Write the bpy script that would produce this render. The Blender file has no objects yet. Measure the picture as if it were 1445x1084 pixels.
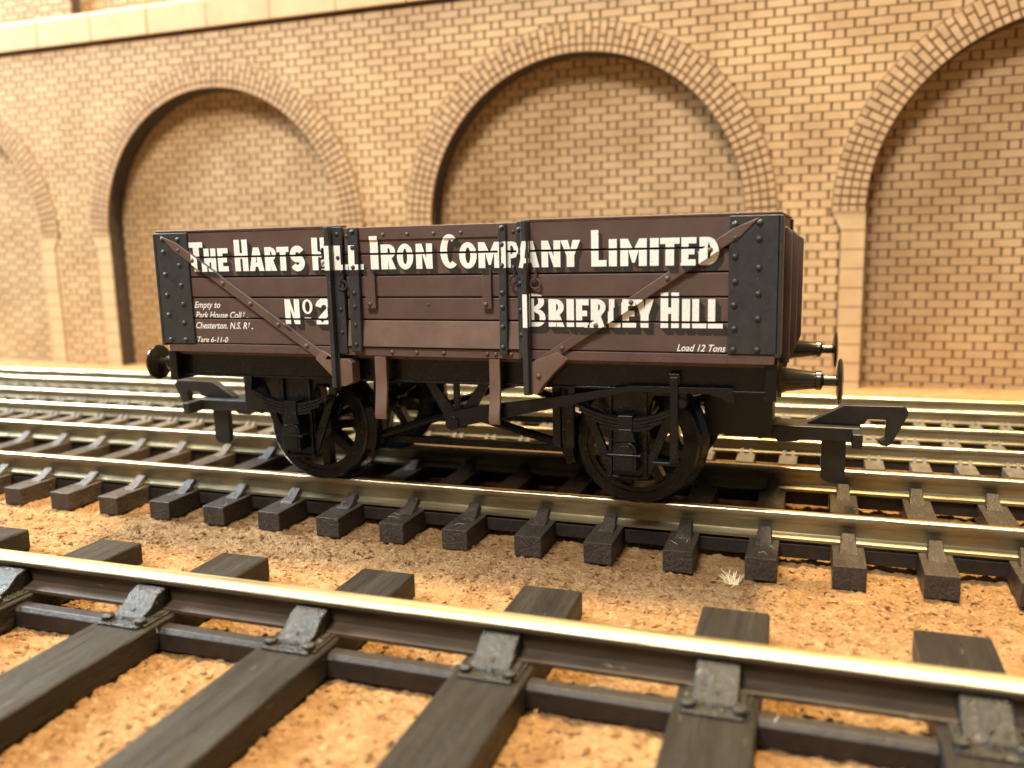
import bpy, bmesh, math, random
from mathutils import Vector, Matrix, noise
from mathutils.geometry import tessellate_polygon
random.seed(7)
MM = 0.001                      # all sizes below are in millimetres of the real model railway
scene = bpy.context.scene
col = scene.collection

# ------------------------------------------------------------------ camera
cam_d = bpy.data.cameras.new('camera'); cam = bpy.data.objects.new('camera', cam_d); col.objects.link(cam)
CAM = Vector((36.487, -95.985, 27.490))
_r = Vector((0.94418891, 0.32848521, -0.02459223)); _u = Vector((-0.03172351, 0.16498658, 0.9857855)); _d = Vector((-0.32787334, 0.92998758, -0.1661992))
cam.matrix_world = Matrix(((_r.x, _u.x, -_d.x, CAM.x*MM), (_r.y, _u.y, -_d.y, CAM.y*MM), (_r.z, _u.z, -_d.z, CAM.z*MM), (0, 0, 0, 1)))
cam_d.sensor_width = 36.0; cam_d.lens = 36.0*1222.55/1445.0
cam_d.clip_start = 0.002; cam_d.clip_end = 20.0
cam_d.dof.use_dof = True; cam_d.dof.focus_distance = 0.088; cam_d.dof.aperture_fstop = 36.0
scene.camera = cam

# ------------------------------------------------------------------ room light
world = bpy.data.worlds.new('World'); scene.world = world; world.use_nodes = True
bg = world.node_tree.nodes['Background']; bg.inputs[0].default_value = (1.0, 0.93, 0.83, 1); bg.inputs[1].default_value = 0.16

def area(name, loc, target, size, power, colour):
    l = bpy.data.lights.new(name, 'AREA'); l.shape = 'RECTANGLE'; l.size = size[0]*MM; l.size_y = size[1]*MM
    l.energy = power; l.color = colour
    o = bpy.data.objects.new(name, l); col.objects.link(o); o.location = Vector(loc)*MM
    o.rotation_euler = (Vector(target)-Vector(loc)).to_track_quat('-Z', 'Y').to_euler()
    return o
area('ceiling_lamp', (45, 56, 370), (25, 10, 0), (55, 55), 4.2, (1.0, 0.75, 0.38))
area('window_light', (-380, 5, 260), (-60, 10, 0), (130, 130), 5.0, (0.80, 0.92, 1.0))
area('front_fill', (-60, -330, 500), (0, 60, 30), (200, 140), 4.3, (1.0, 0.965, 0.91))  # soft fill added on the camera side to brighten wall front and wagon side

scene.view_settings.view_transform = 'Standard'; scene.view_settings.look = 'None'
scene.view_settings.exposure = 0.28; scene.view_settings.gamma = 1.0; scene.view_settings.use_curve_mapping = False
scene.render.engine = 'CYCLES'
scene.cycles.use_denoising = True
scene.cycles.max_bounces = 8; scene.cycles.sample_clamp_indirect = 6.0

# ------------------------------------------------------------------ materials
def material(name, c1, c2=None, rough=0.5, metal=0.0, scale=1.0, detail=4, c3=None, spots=None, bump=0.0, bump_scale=3.0, spec=0.5,
             stretch=(1, 1, 1), contrast=(0.35, 0.65), rough_var=0.0, edge_bump=None, coat=0.0, local=False):
    m = bpy.data.materials.new(name); m.use_nodes = True
    nt = m.node_tree; N = nt.nodes; L = nt.links
    b = N['Principled BSDF']
    b.inputs['Roughness'].default_value = rough; b.inputs['Metallic'].default_value = metal
    b.inputs['Specular IOR Level'].default_value = spec; b.inputs['Coat Weight'].default_value = coat
    if local:
        tc = N.new('ShaderNodeTexCoord'); pos = tc.outputs['Object']
    else:
        g = N.new('ShaderNodeNewGeometry'); pos = g.outputs['Position']
    vm = N.new('ShaderNodeVectorMath'); vm.operation = 'MULTIPLY'
    vm.inputs[1].default_value = (1000*stretch[0], 1000*stretch[1], 1000*stretch[2]); L.new(pos, vm.inputs[0])
    V = vm.outputs[0]
    def nz(sc, det=4, rgh=0.6):
        n = N.new('ShaderNodeTexNoise'); n.inputs['Scale'].default_value = sc; n.inputs['Detail'].default_value = det
        n.inputs['Roughness'].default_value = rgh; L.new(V, n.inputs['Vector']); return n.outputs['Fac']
    def ramp(src, lo, hi):
        r = N.new('ShaderNodeMapRange'); r.inputs['From Min'].default_value = lo; r.inputs['From Max'].default_value = hi
        L.new(src, r.inputs['Value']); return r.outputs['Result']
    def mix(f, a, bb):
        x = N.new('ShaderNodeMix'); x.data_type = 'RGBA'
        if isinstance(f, float): x.inputs[0].default_value = f
        else: L.new(f, x.inputs[0])
        for i, v in ((6, a), (7, bb)):
            if isinstance(v, tuple): x.inputs[i].default_value = (*v, 1)
            else: L.new(v, x.inputs[i])
        return x.outputs[2]
    c = c1
    if c2: c = mix(ramp(nz(scale, detail), *contrast), c1, c2)
    if c3: c = mix(ramp(nz(scale*4.3, 3), 0.52, 0.7), c, c3)
    if spots:                                   # (colour, scale, threshold)
        c = mix(ramp(nz(spots[1], 2, 0.5), spots[2], spots[2]+0.06), c, spots[0])
    if isinstance(c, tuple): b.inputs['Base Color'].default_value = (*c, 1)
    else: L.new(c, b.inputs['Base Color'])
    if rough_var:
        r = N.new('ShaderNodeMapRange'); r.inputs['From Min'].default_value = 0.3; r.inputs['From Max'].default_value = 0.7
        r.inputs['To Min'].default_value = max(0.03, rough-rough_var); r.inputs['To Max'].default_value = min(1, rough+rough_var)
        L.new(nz(scale*2.1, 4), r.inputs['Value']); L.new(r.outputs['Result'], b.inputs['Roughness'])
    if bump:
        bn = N.new('ShaderNodeBump'); bn.inputs['Strength'].default_value = 1.0; bn.inputs['Distance'].default_value = bump*MM
        L.new(nz(bump_scale, 5, 0.65), bn.inputs['Height']); L.new(bn.outputs[0], b.inputs['Normal'])
    return m

M_ = {}
M_['brown'] = material('wagon_brown', (0.104, 0.062, 0.048), (0.083, 0.048, 0.038), rough=0.55, scale=0.35, bump=0.02, bump_scale=6, rough_var=0.1,
                       spots=((0.20, 0.14, 0.115), 3.2, 0.73))
M_['brown_bare_and_lit'] = material('wagon_brown_bare_and_lit_plank', (0.165, 0.102, 0.072), (0.125, 0.075, 0.054), rough=0.5, scale=0.4, bump=0.015, bump_scale=6)  # bare plastic parts; on the bottom door plank the lighter tone is painted light
M_['brace'] = material('wagon_brace_brown', (0.118, 0.071, 0.053), (0.094, 0.055, 0.042), rough=0.5, scale=0.4, bump=0.015, bump_scale=6)
M_['lining'] = material('wagon_inside', (0.030, 0.018, 0.015), rough=0.8)
M_['charcoal'] = material('charcoal_ironwork', (0.021, 0.022, 0.0225), (0.031, 0.031, 0.030), rough=0.5, scale=0.8, bump=0.02, bump_scale=7, rough_var=0.12,
                          spots=((0.14, 0.135, 0.125), 4.0, 0.71))
M_['black'] = material('underframe_black', (0.0032, 0.0036, 0.0048), (0.005, 0.0052, 0.0062), rough=0.29, scale=0.6, rough_var=0.04, spec=0.34)
M_['gloss'] = material('black_buffer_warm_reflection', (0.055, 0.046, 0.032), (0.04, 0.034, 0.025), rough=0.20, metal=0.7, rough_var=0.05, scale=0.5)  # brassy tint colours in the warm light that black buffers reflect
M_['tyre'] = material('blackened_tyre', (0.055, 0.057, 0.062), (0.035, 0.036, 0.040), rough=0.22, metal=0.85, scale=0.8, rough_var=0.08)
M_['hook'] = material('coupling_plastic', (0.009, 0.008, 0.0075), (0.015, 0.013, 0.012), rough=0.45, scale=1.2, bump=0.015, bump_scale=8)
M_['white'] = material('cream_lettering', (0.90, 0.89, 0.82), (0.84, 0.82, 0.74), rough=0.5, scale=2.5, spots=((0.50, 0.43, 0.35), 4.5, 0.67))
M_['shade'] = material('lettering_shade_black', (0.014, 0.015, 0.013), (0.030, 0.024, 0.020), rough=0.5, scale=2.0)
M_['rail'] = material('nickel_silver_rail', (0.95, 0.82, 0.50), (0.85, 0.71, 0.40), rough=0.30, metal=1.0, scale=0.8, stretch=(0.03, 1, 1), rough_var=0.08, bump=0.05, bump_scale=7,
                      spots=((0.45, 0.36, 0.2), 1.6, 0.75))
M_['orail'] = material('dull_brass_rail_top', (0.78, 0.67, 0.42), (0.62, 0.52, 0.31), rough=0.42, metal=1.0, scale=0.8, stretch=(0.03, 1, 1), rough_var=0.10, bump=0.05, bump_scale=7, spots=((0.34, 0.26, 0.14), 2.2, 0.70))
M_['railside'] = material('tarnished_rail_side', (0.36, 0.31, 0.20), (0.22, 0.185, 0.115), rough=0.40, metal=0.8, scale=0.7, stretch=(0.2, 1, 1), rough_var=0.12, bump=0.02, bump_scale=4)
M_['railbrown'] = material('rusty_brown_rail_side', (0.066, 0.040, 0.022), (0.038, 0.025, 0.015), rough=0.5, scale=0.5, stretch=(0.4, 1, 1), bump=0.05, bump_scale=2.5, rough_var=0.1,
                           spots=((0.20, 0.15, 0.10), 1.3, 0.72))
M_['sleeper'] = material('brown_black_sleeper', (0.032, 0.022, 0.017), (0.054, 0.040, 0.029), rough=0.40, scale=0.9, bump=0.26, bump_scale=2.8, stretch=(1.6, 0.55, 1), rough_var=0.14,
                         spots=((0.19, 0.15, 0.10), 5.0, 0.68), spec=0.45)  # pale specks paint in the glints on the rough sleeper tops
M_['osleeper'] = material('black_sleeper', (0.013, 0.0105, 0.0085), (0.022, 0.018, 0.0135), rough=0.42, scale=0.35, bump=0.25, bump_scale=1.9, stretch=(1.6, 0.16, 1), rough_var=0.1,
                          spots=((0.09, 0.075, 0.05), 2.6, 0.70), spec=0.33)
M_['oplain'] = material('black_sleeper_chair', (0.011, 0.0095, 0.0075), (0.022, 0.018, 0.0135), rough=0.30, scale=0.7, bump=0.26, bump_scale=2.0, rough_var=0.16,
                        spots=((0.14, 0.12, 0.085), 1.5, 0.68), spec=0.4)
M_['dusty'] = material('dusty_fine_sleeper', (0.105, 0.080, 0.054), (0.062, 0.046, 0.032), rough=0.6, scale=0.7, bump=0.15, bump_scale=2.5)
M_['web'] = material('sleeper_web', (0.016, 0.012, 0.010), (0.026, 0.019, 0.015), rough=0.5, scale=0.9, bump=0.08, bump_scale=2.2, spec=0.3)
M_['brick'] = material('tan_cut_brick', (0.475, 0.310, 0.150), (0.365, 0.222, 0.098), rough=0.75, scale=0.09, bump=0.03, bump_scale=5, spots=((0.36, 0.21, 0.10), 0.9, 0.73))
M_['ringbrick'] = material('scorched_arch_brick', (0.44, 0.28, 0.135), (0.32, 0.192, 0.09), rough=0.75, scale=0.35, bump=0.03, bump_scale=5)
M_['stone'] = material('tan_stone', (0.49, 0.325, 0.16), (0.43, 0.275, 0.13), rough=0.75, scale=0.15, bump=0.03, bump_scale=4)
M_['mortar'] = material('scorched_mortar', (0.180, 0.096, 0.038), (0.110, 0.058, 0.024), rough=0.85, scale=0.4)
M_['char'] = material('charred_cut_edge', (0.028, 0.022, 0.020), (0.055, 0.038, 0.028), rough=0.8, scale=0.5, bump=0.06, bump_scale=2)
M_['fibre'] = material('pale_fibre', (0.72, 0.58, 0.34), rough=0.6)
M_['lint'] = material('pale_lint', (0.72, 0.67, 0.56), rough=0.7)
M_['glue'] = material('dried_glue', (0.40, 0.30, 0.17), (0.32, 0.22, 0.12), rough=0.35, scale=0.3, bump=0.1, bump_scale=1)

def cork():
    m = material('cork_ground', (0.50, 0.285, 0.122), (0.37, 0.190, 0.073), rough=0.85, scale=0.45, detail=6, c3=(0.60, 0.385, 0.18),
                 spots=((0.19, 0.090, 0.038), 1.6, 0.64), bump=1.3, bump_scale=2.4, contrast=(0.40, 0.60), spec=0.2, stretch=(0.8, 1.25, 1))
    return m
M_['cork'] = cork()

# ------------------------------------------------------------------ mesh helpers
class MB:
    def __init__(s): s.v = []; s.f = []; s.mi = []; s.cur = 0
    def add(s, vs, fs):
        o = len(s.v); s.v += [tuple(p) for p in vs]
        for f in fs: s.f.append(tuple(i+o for i in f)); s.mi.append(s.cur)
    def box(s, x0, x1, y0, y1, z0, z1):
        s.add([(x0, y0, z0), (x1, y0, z0), (x1, y1, z0), (x0, y1, z0), (x0, y0, z1), (x1, y0, z1), (x1, y1, z1), (x0, y1, z1)],
              [(0, 3, 2, 1), (4, 5, 6, 7), (0, 1, 5, 4), (1, 2, 6, 5), (2, 3, 7, 6), (3, 0, 4, 7)])
    def prism(s, poly, y0, y1, holes=(), axis='y'):
        loops = [list(poly)]+[list(h) for h in holes]
        P = (lambda a, b, t: (a, t, b)) if axis == 'y' else ((lambda a, b, t: (t, a, b)) if axis == 'x' else (lambda a, b, t: (a, b, t)))
        flat = [p for l in loops for p in l]; n = len(flat)
        tris = tessellate_polygon([[Vector((a, b, 0)) for a, b in l] for l in loops])
        vs = [P(a, b, y0) for a, b in flat]+[P(a, b, y1) for a, b in flat]
        fs = [tuple(t) for t in tris]+[tuple(i+n for i in reversed(t)) for t in tris]
        o = 0
        for l in loops:
            k = len(l)
            for i in range(k): a = o+i; c = o+(i+1) % k; fs.append((a, c, c+n, a+n))
            o += k
        s.add(vs, fs)
    def lathe(s, prof, c, axis='x', seg=24, closed=False):
        vs = []; fs = []; n = len(prof)
        for k in range(seg):
            a = 2*math.pi*k/seg; ca, sa = math.cos(a), math.sin(a)
            for t, r in prof:
                if axis == 'x': vs.append((c[0]+t, c[1]+r*ca, c[2]+r*sa))
                elif axis == 'y': vs.append((c[0]+r*ca, c[1]+t, c[2]+r*sa))
                else: vs.append((c[0]+r*ca, c[1]+r*sa, c[2]+t))
        for k in range(seg):
            k2 = (k+1) % seg
            for i in range(n-1 if not closed else n):
                j = (i+1) % n; fs.append((k*n+i, k*n+j, k2*n+j, k2*n+i))
        if not closed:
            if prof[0][1] > 1e-6: fs.append(tuple(k*n for k in range(seg)))
            if prof[-1][1] > 1e-6: fs.append(tuple(k*n+n-1 for k in reversed(range(seg))))
        s.add(vs, fs)
    def tube(s, path, r, seg=6):
        pts = [Vector(p) for p in path]; n = len(pts); vs = []; fs = []
        for i, p in enumerate(pts):
            t = (pts[min(i+1, n-1)]-pts[max(i-1, 0)]).normalized()
            a = t.orthogonal().normalized(); b = t.cross(a)
            rr = r[i] if isinstance(r, (list, tuple)) else r
            for k in range(seg):
                an = 2*math.pi*k/seg; vs.append(tuple(p+a*rr*math.cos(an)+b*rr*math.sin(an)))
        for i in range(n-1):
            for k in range(seg):
                k2 = (k+1) % seg; fs.append((i*seg+k, i*seg+k2, (i+1)*seg+k2, (i+1)*seg+k))
        fs.append(tuple(range(seg))[::-1]); fs.append(tuple((n-1)*seg+k for k in range(seg)))
        s.add(vs, fs)
    def torus(s, c, R, r, axis='y', seg=18, sg=6):
        vs = []; fs = []
        for i in range(seg):
            a = 2*math.pi*i/seg
            for k in range(sg):
                b = 2*math.pi*k/sg; q = R+r*math.cos(b); h = r*math.sin(b)
                vs.append((c[0]+q*math.cos(a), c[1]+h, c[2]+q*math.sin(a)) if axis == 'y' else (c[0]+h, c[1]+q*math.cos(a), c[2]+q*math.sin(a)))
        for i in range(seg):
            for k in range(sg): fs.append((i*sg+k, i*sg+(k+1) % sg, ((i+1) % seg)*sg+(k+1) % sg, ((i+1) % seg)*sg+k))
        s.add(vs, fs)
    def rivet(s, x, y, z, r=0.24, d='y', sg=-1):
        # domed rivet head, dome pointing along sg*axis
        prof = [(-0.05*sg, r), (0.3*r*sg, r*0.92), (0.62*r*sg, r*0.62), (0.78*r*sg, 0.0)]
        s.lathe(prof, (x, y, z), d, 9)
    def build(s, name, mat, parent=None, bevel=0.0, seg=2, smooth=35, loc=None, recalc=True):
        me = bpy.data.meshes.new(name)
        me.from_pydata([(x*MM, y*MM, z*MM) for x, y, z in s.v], [], s.f)
        mats = mat if isinstance(mat, (list, tuple)) else [mat]
        for m in mats: me.materials.append(m)
        if len(mats) > 1: me.polygons.foreach_set('material_index', s.mi)
        if recalc:
            bm = bmesh.new(); bm.from_mesh(me); bmesh.ops.recalc_face_normals(bm, faces=bm.faces); bm.to_mesh(me); bm.free()
        if smooth:
            me.polygons.foreach_set('use_smooth', [True]*len(me.polygons)); me.set_sharp_from_angle(angle=math.radians(smooth))
        me.update()
        o = bpy.data.objects.new(name, me); col.objects.link(o)
        if parent: o.parent = parent
        if loc: o.location = Vector(loc)*MM
        if bevel:
            bv = o.modifiers.new('bevel', 'BEVEL'); bv.width = bevel*MM; bv.segments = seg; bv.limit_method = 'ANGLE'; bv.angle_limit = math.radians(40)
            bv.harden_normals = True
        return o

def tag(o, label=None, cat=None, group=None, kind=None):
    if label: o['label'] = label
    if cat: o['category'] = cat
    if group: o['group'] = group
    if kind: o['kind'] = kind
    return o
def empty(name, loc=(0, 0, 0)):
    e = bpy.data.objects.new(name, None); e.empty_display_size = 0.005; col.objects.link(e); e.location = Vector(loc)*MM; return e
def copy_tree(o, parent, loc=None):
    c = o.copy(); col.objects.link(c); c.parent = parent
    if loc is not None: c.location = Vector(loc)*MM
    for ch in o.children: copy_tree(ch, c)
    return c
def project(p):
    v = Vector(p)-CAM; d = v.dot(_d)
    return (722.5+1222.55*v.dot(_r)/d, 542-1222.55*v.dot(_u)/d, d)

# ------------------------------------------------------------------ ground
def ground_z(x, y):
    base = -5.0
    if y > 12: base = -5.0+1.5*min(1, (y-12)/5.0)
    n = noise.noise(Vector((x*0.09, y*0.09, 3.1)))*0.22+noise.noise(Vector((x*0.33, y*0.33, 9.7)))*0.16
    f = 1.0 if y < 12 else 0.3
    n += noise.noise(Vector((x*0.95, y*1.5, 1.3)))*0.24+noise.noise(Vector((x*1.7, y*2.6, 5.3)))*0.30+noise.noise(Vector((x*3.1, y*3.9, 8.3)))*0.20
    pit = noise.noise(Vector((x*0.8, y*1.2, 21.0)))
    if pit > 0.42: n -= (pit-0.42)*1.6
    return base-0.14+min(n, 0.5)*f*0.9

def make_ground():
    xs = []; x = -330.0
    while x < 210:
        xs.append(x); x += 0.27 if -80 <= x < 66 else (2.0 if -170 <= x < 100 else 12.0)
    ys = []; y = -150.0
    while y < 112:
        ys.append(y); y += 0.25 if -64 <= y < -12 else (1.2 if -12 <= y < 16 else (3.0 if -75 <= y < 112 else 12.0))
    nx = len(xs); vs = [(a, b, ground_z(a, b)) for b in ys for a in xs]
    fs = [(j*nx+i, j*nx+i+1, (j+1)*nx+i+1, (j+1)*nx+i) for j in range(len(ys)-1) for i in range(nx-1)]
    m = MB(); m.v = vs; m.f = fs; m.mi = [0]*len(fs)
    return tag(m.build('ground', M_['cork'], recalc=False, smooth=180), kind='structure')
make_ground()

# ------------------------------------------------------------------ brick arcade wall
YW = 85.7; DEP = 5.0; ZB = -5.2; ZC = 78.55; ZT = 85.5
ARC = [-195.0, -103.5, -11.6, 79.2]; RIN = 34.2; ROUT = 40.4; ZS = 30.6
WX0, WX1 = -262.0, 150.0
wall = tag(empty('arcaded_brick_wall', (-56, YW, ZB)), 'tall tan brick model wall with blind arches standing behind all the tracks', 'wall')
WO = Vector((-56, YW, ZB))
def wbuild(m, name, mat, **k):
    m.v = [(x-WO.x, y-WO.y, z-WO.z) for x, y, z in m.v]
    return m.build(name, mat, wall, **k)
def in_open(x):
    for c in ARC:
        if abs(x-c) < RIN: return c
    return None
def make_wall():
    # face sheet with the arch openings cut through it
    m = MB(); segs = []
    cuts = [WX0]
    for c in ARC: cuts += [c-RIN, c+RIN]
    cuts.append(WX1)
    for i in range(0, len(cuts), 2): m.box(cuts[i], cuts[i+1], YW+0.22, YW+DEP, ZB, ZC)
    n = 72
    for c in ARC:
        pts = [(c-RIN*math.cos(math.pi*k/n), ZS+RIN*math.sin(math.pi*k/n)) for k in range(n+1)]
        for k in range(n):
            (xa, za), (xb, zb) = pts[k], pts[k+1]
            m.add([(xa, YW+0.22, za), (xb, YW+0.22, zb), (xb, YW+0.22, ZC), (xa, YW+0.22, ZC)], [(0, 1, 2, 3)])
    wbuild(m, 'wall_face', M_['mortar'], smooth=0)
    # charred soffit and jambs
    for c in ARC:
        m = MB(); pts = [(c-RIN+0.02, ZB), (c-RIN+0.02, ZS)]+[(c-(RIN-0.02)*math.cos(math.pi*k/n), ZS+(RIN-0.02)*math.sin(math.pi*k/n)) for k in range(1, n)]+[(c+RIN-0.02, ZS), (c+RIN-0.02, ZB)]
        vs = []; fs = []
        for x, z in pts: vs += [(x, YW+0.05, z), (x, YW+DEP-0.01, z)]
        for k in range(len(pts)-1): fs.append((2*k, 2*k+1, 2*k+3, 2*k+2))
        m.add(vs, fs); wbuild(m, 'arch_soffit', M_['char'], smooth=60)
    m = MB(); m.box(WX0, WX1, YW+DEP+0.2, YW+DEP+3, ZB, ZC+4); wbuild(m, 'infill_sheet', M_['mortar'], smooth=0)
    # bricks: flemish bond, every brick a shallow raised pad
    ROW = 1.638; PER = 7.2; HD = 2.02
    bricks = []           # (x0,x1,z0,z1,ysurf)
    def course(zc, phase, x0, x1, y, keep):
        k = math.floor((x0-phase)/PER)-1
        while phase+k*PER < x1:
            a = phase+k*PER
            for (p, q) in ((a, a+HD), (a+HD, a+PER)):
                p2 = max(p, x0); q2 = min(q, x1)
                if q2-p2 > 0.5 and keep(p2, q2, zc): bricks.append((p2+0.19, q2-0.19, zc-ROW/2+0.045, zc+ROW/2-0.045, y))
            k += 1
    def keep_front(p, q, z):
        for c in ARC:
            if q > c-ROUT and p < c+ROUT and z > ZS+0.4:
                rr = [math.hypot(px-c, pz-ZS) for px in (p, q) for pz in (z-ROW/2, z+ROW/2)]
                mn = min(rr) if not (p < c < q) else min(min(rr), abs(z-ROW/2-ZS))
                if mn < RIN+0.6 or max(rr) < ROUT: return False
        return True
    nrow = int((ZC-ZB)/ROW)+2
    for r in range(-3, nrow):
        zc = 52.2+ROW*(r-34)
        if zc-ROW/2 < ZB-0.6 or zc+ROW/2 > ZC: continue
        ph = 41.76+(PER/2 if r % 2 else 0)
        spans = [(WX0, WX1)]
        if zc < ZS+0.4:
            spans = []; lo = WX0
            for c in ARC:
                qw = 4.4 if zc < 27.3 else 4.4+1.8*min(1, (zc-27.3)/3.6)
                spans.append((lo, c-RIN-qw)); lo = c+RIN+qw
            spans.append((lo, WX1))
        for s0, s1 in spans: course(zc, ph, s0, s1, YW, keep_front)
    for c in ARC:
        for r in range(-22, 24):
            zc = 29.15+ROW*r
            if zc < ZB or zc > ZS+RIN+1: continue
            h = RIN+0.4 if zc < ZS else math.sqrt(max(0, (RIN+0.5)**2-(zc-ROW/2-ZS)**2)) if abs(zc-ROW/2-ZS) < RIN+0.5 else 0
            if h < 1: continue
            course(zc, 62.10+(PER/2 if r % 2 else 0), c-h, c+h, YW+DEP, lambda p, q, z: True)
    # parapet courses (recessed between pilasters)
    pil = [(-149.3-6.4, -149.3+6.4), (-57.6-6.4, -57.6+6.4), (33.8-6.4, 33.8+6.4), (125-6.4, 125+6.4), (-241-6.4, -241+6.4)]
    pil.sort()
    for r in range(0, 14):
        zc = ZT+0.9+ROW*r; ph = 41.76+(PER/2 if r % 2 else 0); lo = WX0
        for a, b in pil:
            course(zc, ph, lo, a, YW+3.2, lambda p, q, z: True); course(zc, ph, a, b, YW+0.6, lambda p, q, z: True); lo = b
        course(zc, ph, lo, WX1, YW+3.2, lambda p, q, z: True)
    m = MB(); m.box(WX0, WX1, YW+3.4, YW+8, ZC+4.2, 108); wbuild(m, 'parapet', M_['mortar'], smooth=0)
    for a, b in pil:
        m = MB(); m.cur = 0; m.add([(a, YW+0.8, ZT), (b, YW+0.8, ZT), (b, YW+0.8, 108), (a, YW+0.8, 108)], [(0, 1, 2, 3)])
        m.cur = 1; m.add([(b, YW+0.7, ZT), (b, YW+3.4, ZT), (b, YW+3.4, 108), (b, YW+0.7, 108)], [(0, 1, 2, 3)])
        m.add([(a, YW+0.7, ZT), (a, YW+3.4, ZT), (a, YW+3.4, 108), (a, YW+0.7, 108)], [(0, 1, 2, 3)])
        wbuild(m, 'pilaster', [M_['mortar'], M_['char']], smooth=0, recalc=False)
    def pad(m, b, ox=0, oy=0, oz=0):
        x0, x1, z0, z1, y = b; i = 0.07; yb = y+0.3
        m.add([(x0-ox, yb-oy, z0-oz), (x1-ox, yb-oy, z0-oz), (x1-ox, yb-oy, z1-oz), (x0-ox, yb-oy, z1-oz),
               (x0+i-ox, y-oy, z0+i-oz), (x1-i-ox, y-oy, z0+i-oz), (x1-i-ox, y-oy, z1-i-oz), (x0+i-ox, y-oy, z1-i-oz)],
              [(4, 5, 6, 7), (0, 1, 5, 4), (1, 2, 6, 5), (2, 3, 7, 6), (3, 0, 4, 7)])
    def shows(b):
        px, py, d = project(((b[0]+b[1])/2, b[4], (b[2]+b[3])/2))
        if not (0 < px < 1445 and 0 < py < 1084): return -1
        if 215 < px < 1140 and py > 300+0.03*(1100-px): return -1
        if py > 560: return -1
        return (b[1]-b[0])*(b[3]-b[2])/d**2
    order = sorted(range(len(bricks)), key=lambda i: -shows(bricks[i]))
    single = set(order[:300]); shared = {}
    rest = MB()
    for i, b in enumerate(bricks):
        if i in single:
            w = round(b[1]-b[0], 2); key = w
            if key not in shared:
                m = MB(); pad(m, (0, w, b[2]-b[2], b[3]-b[2], 0)); o = m.build('brick', M_['brick'], wall, smooth=0, recalc=False); shared[key] = o.data
            else:
                o = bpy.data.objects.new('brick', shared[key]); col.objects.link(o); o.parent = wall
            o.location = Vector((b[0]-WO.x, b[4]-WO.y+random.uniform(-.03, .03), b[2]-WO.z))*MM
        else:
            j = random.uniform(-.03, .03); pad(rest, (b[0], b[1], b[2], b[3], b[4]+j))
    o = wbuild(rest, 'brick_courses', M_['brick'], smooth=0, recalc=False); tag(o, kind='stuff')
    # arch rings, four half-bricks deep, bonded
    vo = []
    for c in ARC:
        nv = 74
        for k in range(nv):
            a0 = math.pi*k/nv; a1 = math.pi*(k+1)/nv
            cell = (ROUT-RIN)/4; pats = ([0, 1, 2, 3, 4], [0, 2, 3, 4], [0, 1, 3, 4])
            dk = abs(k-nv/2)/(nv/2)
            p = pats[0] if dk > 0.78 else pats[1+k % 2]
            for a, b in zip(p[:-1], p[1:]): vo.append((c, a0, a1, ROUT-b*cell, ROUT-a*cell))
    for c in ARC:                                # scorched bed under each ring
        m = MB(); nn = 64; ou = [(c-(ROUT+.06)*math.cos(math.pi*k/nn), ZS+(ROUT+.06)*math.sin(math.pi*k/nn)) for k in range(nn+1)]; ii = [(c-(RIN+.03)*math.cos(math.pi*k/nn), ZS+(RIN+.03)*math.sin(math.pi*k/nn)) for k in range(nn+1)]
        vs = [(x, y, z) for y in (YW-0.10, YW+0.24) for x, z in ou+ii]; q = nn+1; h = 2*q
        fs = []
        for k in range(nn): fs += [(k, k+1, q+k+1, q+k), (k, h+k, h+k+1, k+1), (q+k, q+k+1, h+q+k+1, h+q+k)]
        m.add(vs, fs); wbuild(m, 'ring_bed', M_['mortar'], smooth=0)
    def vbrick(m, v, o=Vector((0, 0, 0))):
        c, a0, a1, r0, r1 = v; g = 0.115; yb = YW+0.3; ys = YW-0.32
        def P(a, r, y): return (c-r*math.cos(a)-o.x, y-o.y, ZS+r*math.sin(a)-o.z)
        q = []
        for y, e in ((yb, 0), (ys, 0.1)):
            gg = g+e; q += [P(a0+gg/r0, r0+g*.8+e, y), P(a1-gg/r0, r0+g*.8+e, y), P(a1-gg/r1, r1-g*.8-e, y), P(a0+gg/r1, r1-g*.8-e, y)]
        m.add(q, [(4, 5, 6, 7), (0, 1, 5, 4), (1, 2, 6, 5), (2, 3, 7, 6), (3, 0, 4, 7)])
    def vshow(v):
        a = (v[1]+v[2])/2; r = (v[3]+v[4])/2; return shows((v[0]-r*math.cos(a)-.5, v[0]-r*math.cos(a)+.5, ZS+r*math.sin(a), ZS+r*math.sin(a)+(v[4]-v[3])/2, YW))
    order = sorted(range(len(vo)), key=lambda i: -vshow(vo[i])); single = set(order[:300]); rest = MB()
    for i, v in enumerate(vo):
        if i in single:
            a = (v[1]+v[2])/2; r = (v[3]+v[4])/2; org = Vector((v[0]-r*math.cos(a), YW, ZS+r*math.sin(a)))
            m = MB(); vbrick(m, v, org); o = m.build('arch_brick', M_['ringbrick'], wall, smooth=0, recalc=False); o.location = (org-WO)*MM
        else: vbrick(rest, v)
    tag(wbuild(rest, 'arch_brick_rings', M_['ringbrick'], smooth=0, recalc=False), kind='stuff')
    # stone quoins on the jambs
    zq = [31.0, 27.35, 23.7, 20.0, 16.3, 12.6, 8.9, 5.2, 1.5, -2.2, -5.2]
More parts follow.
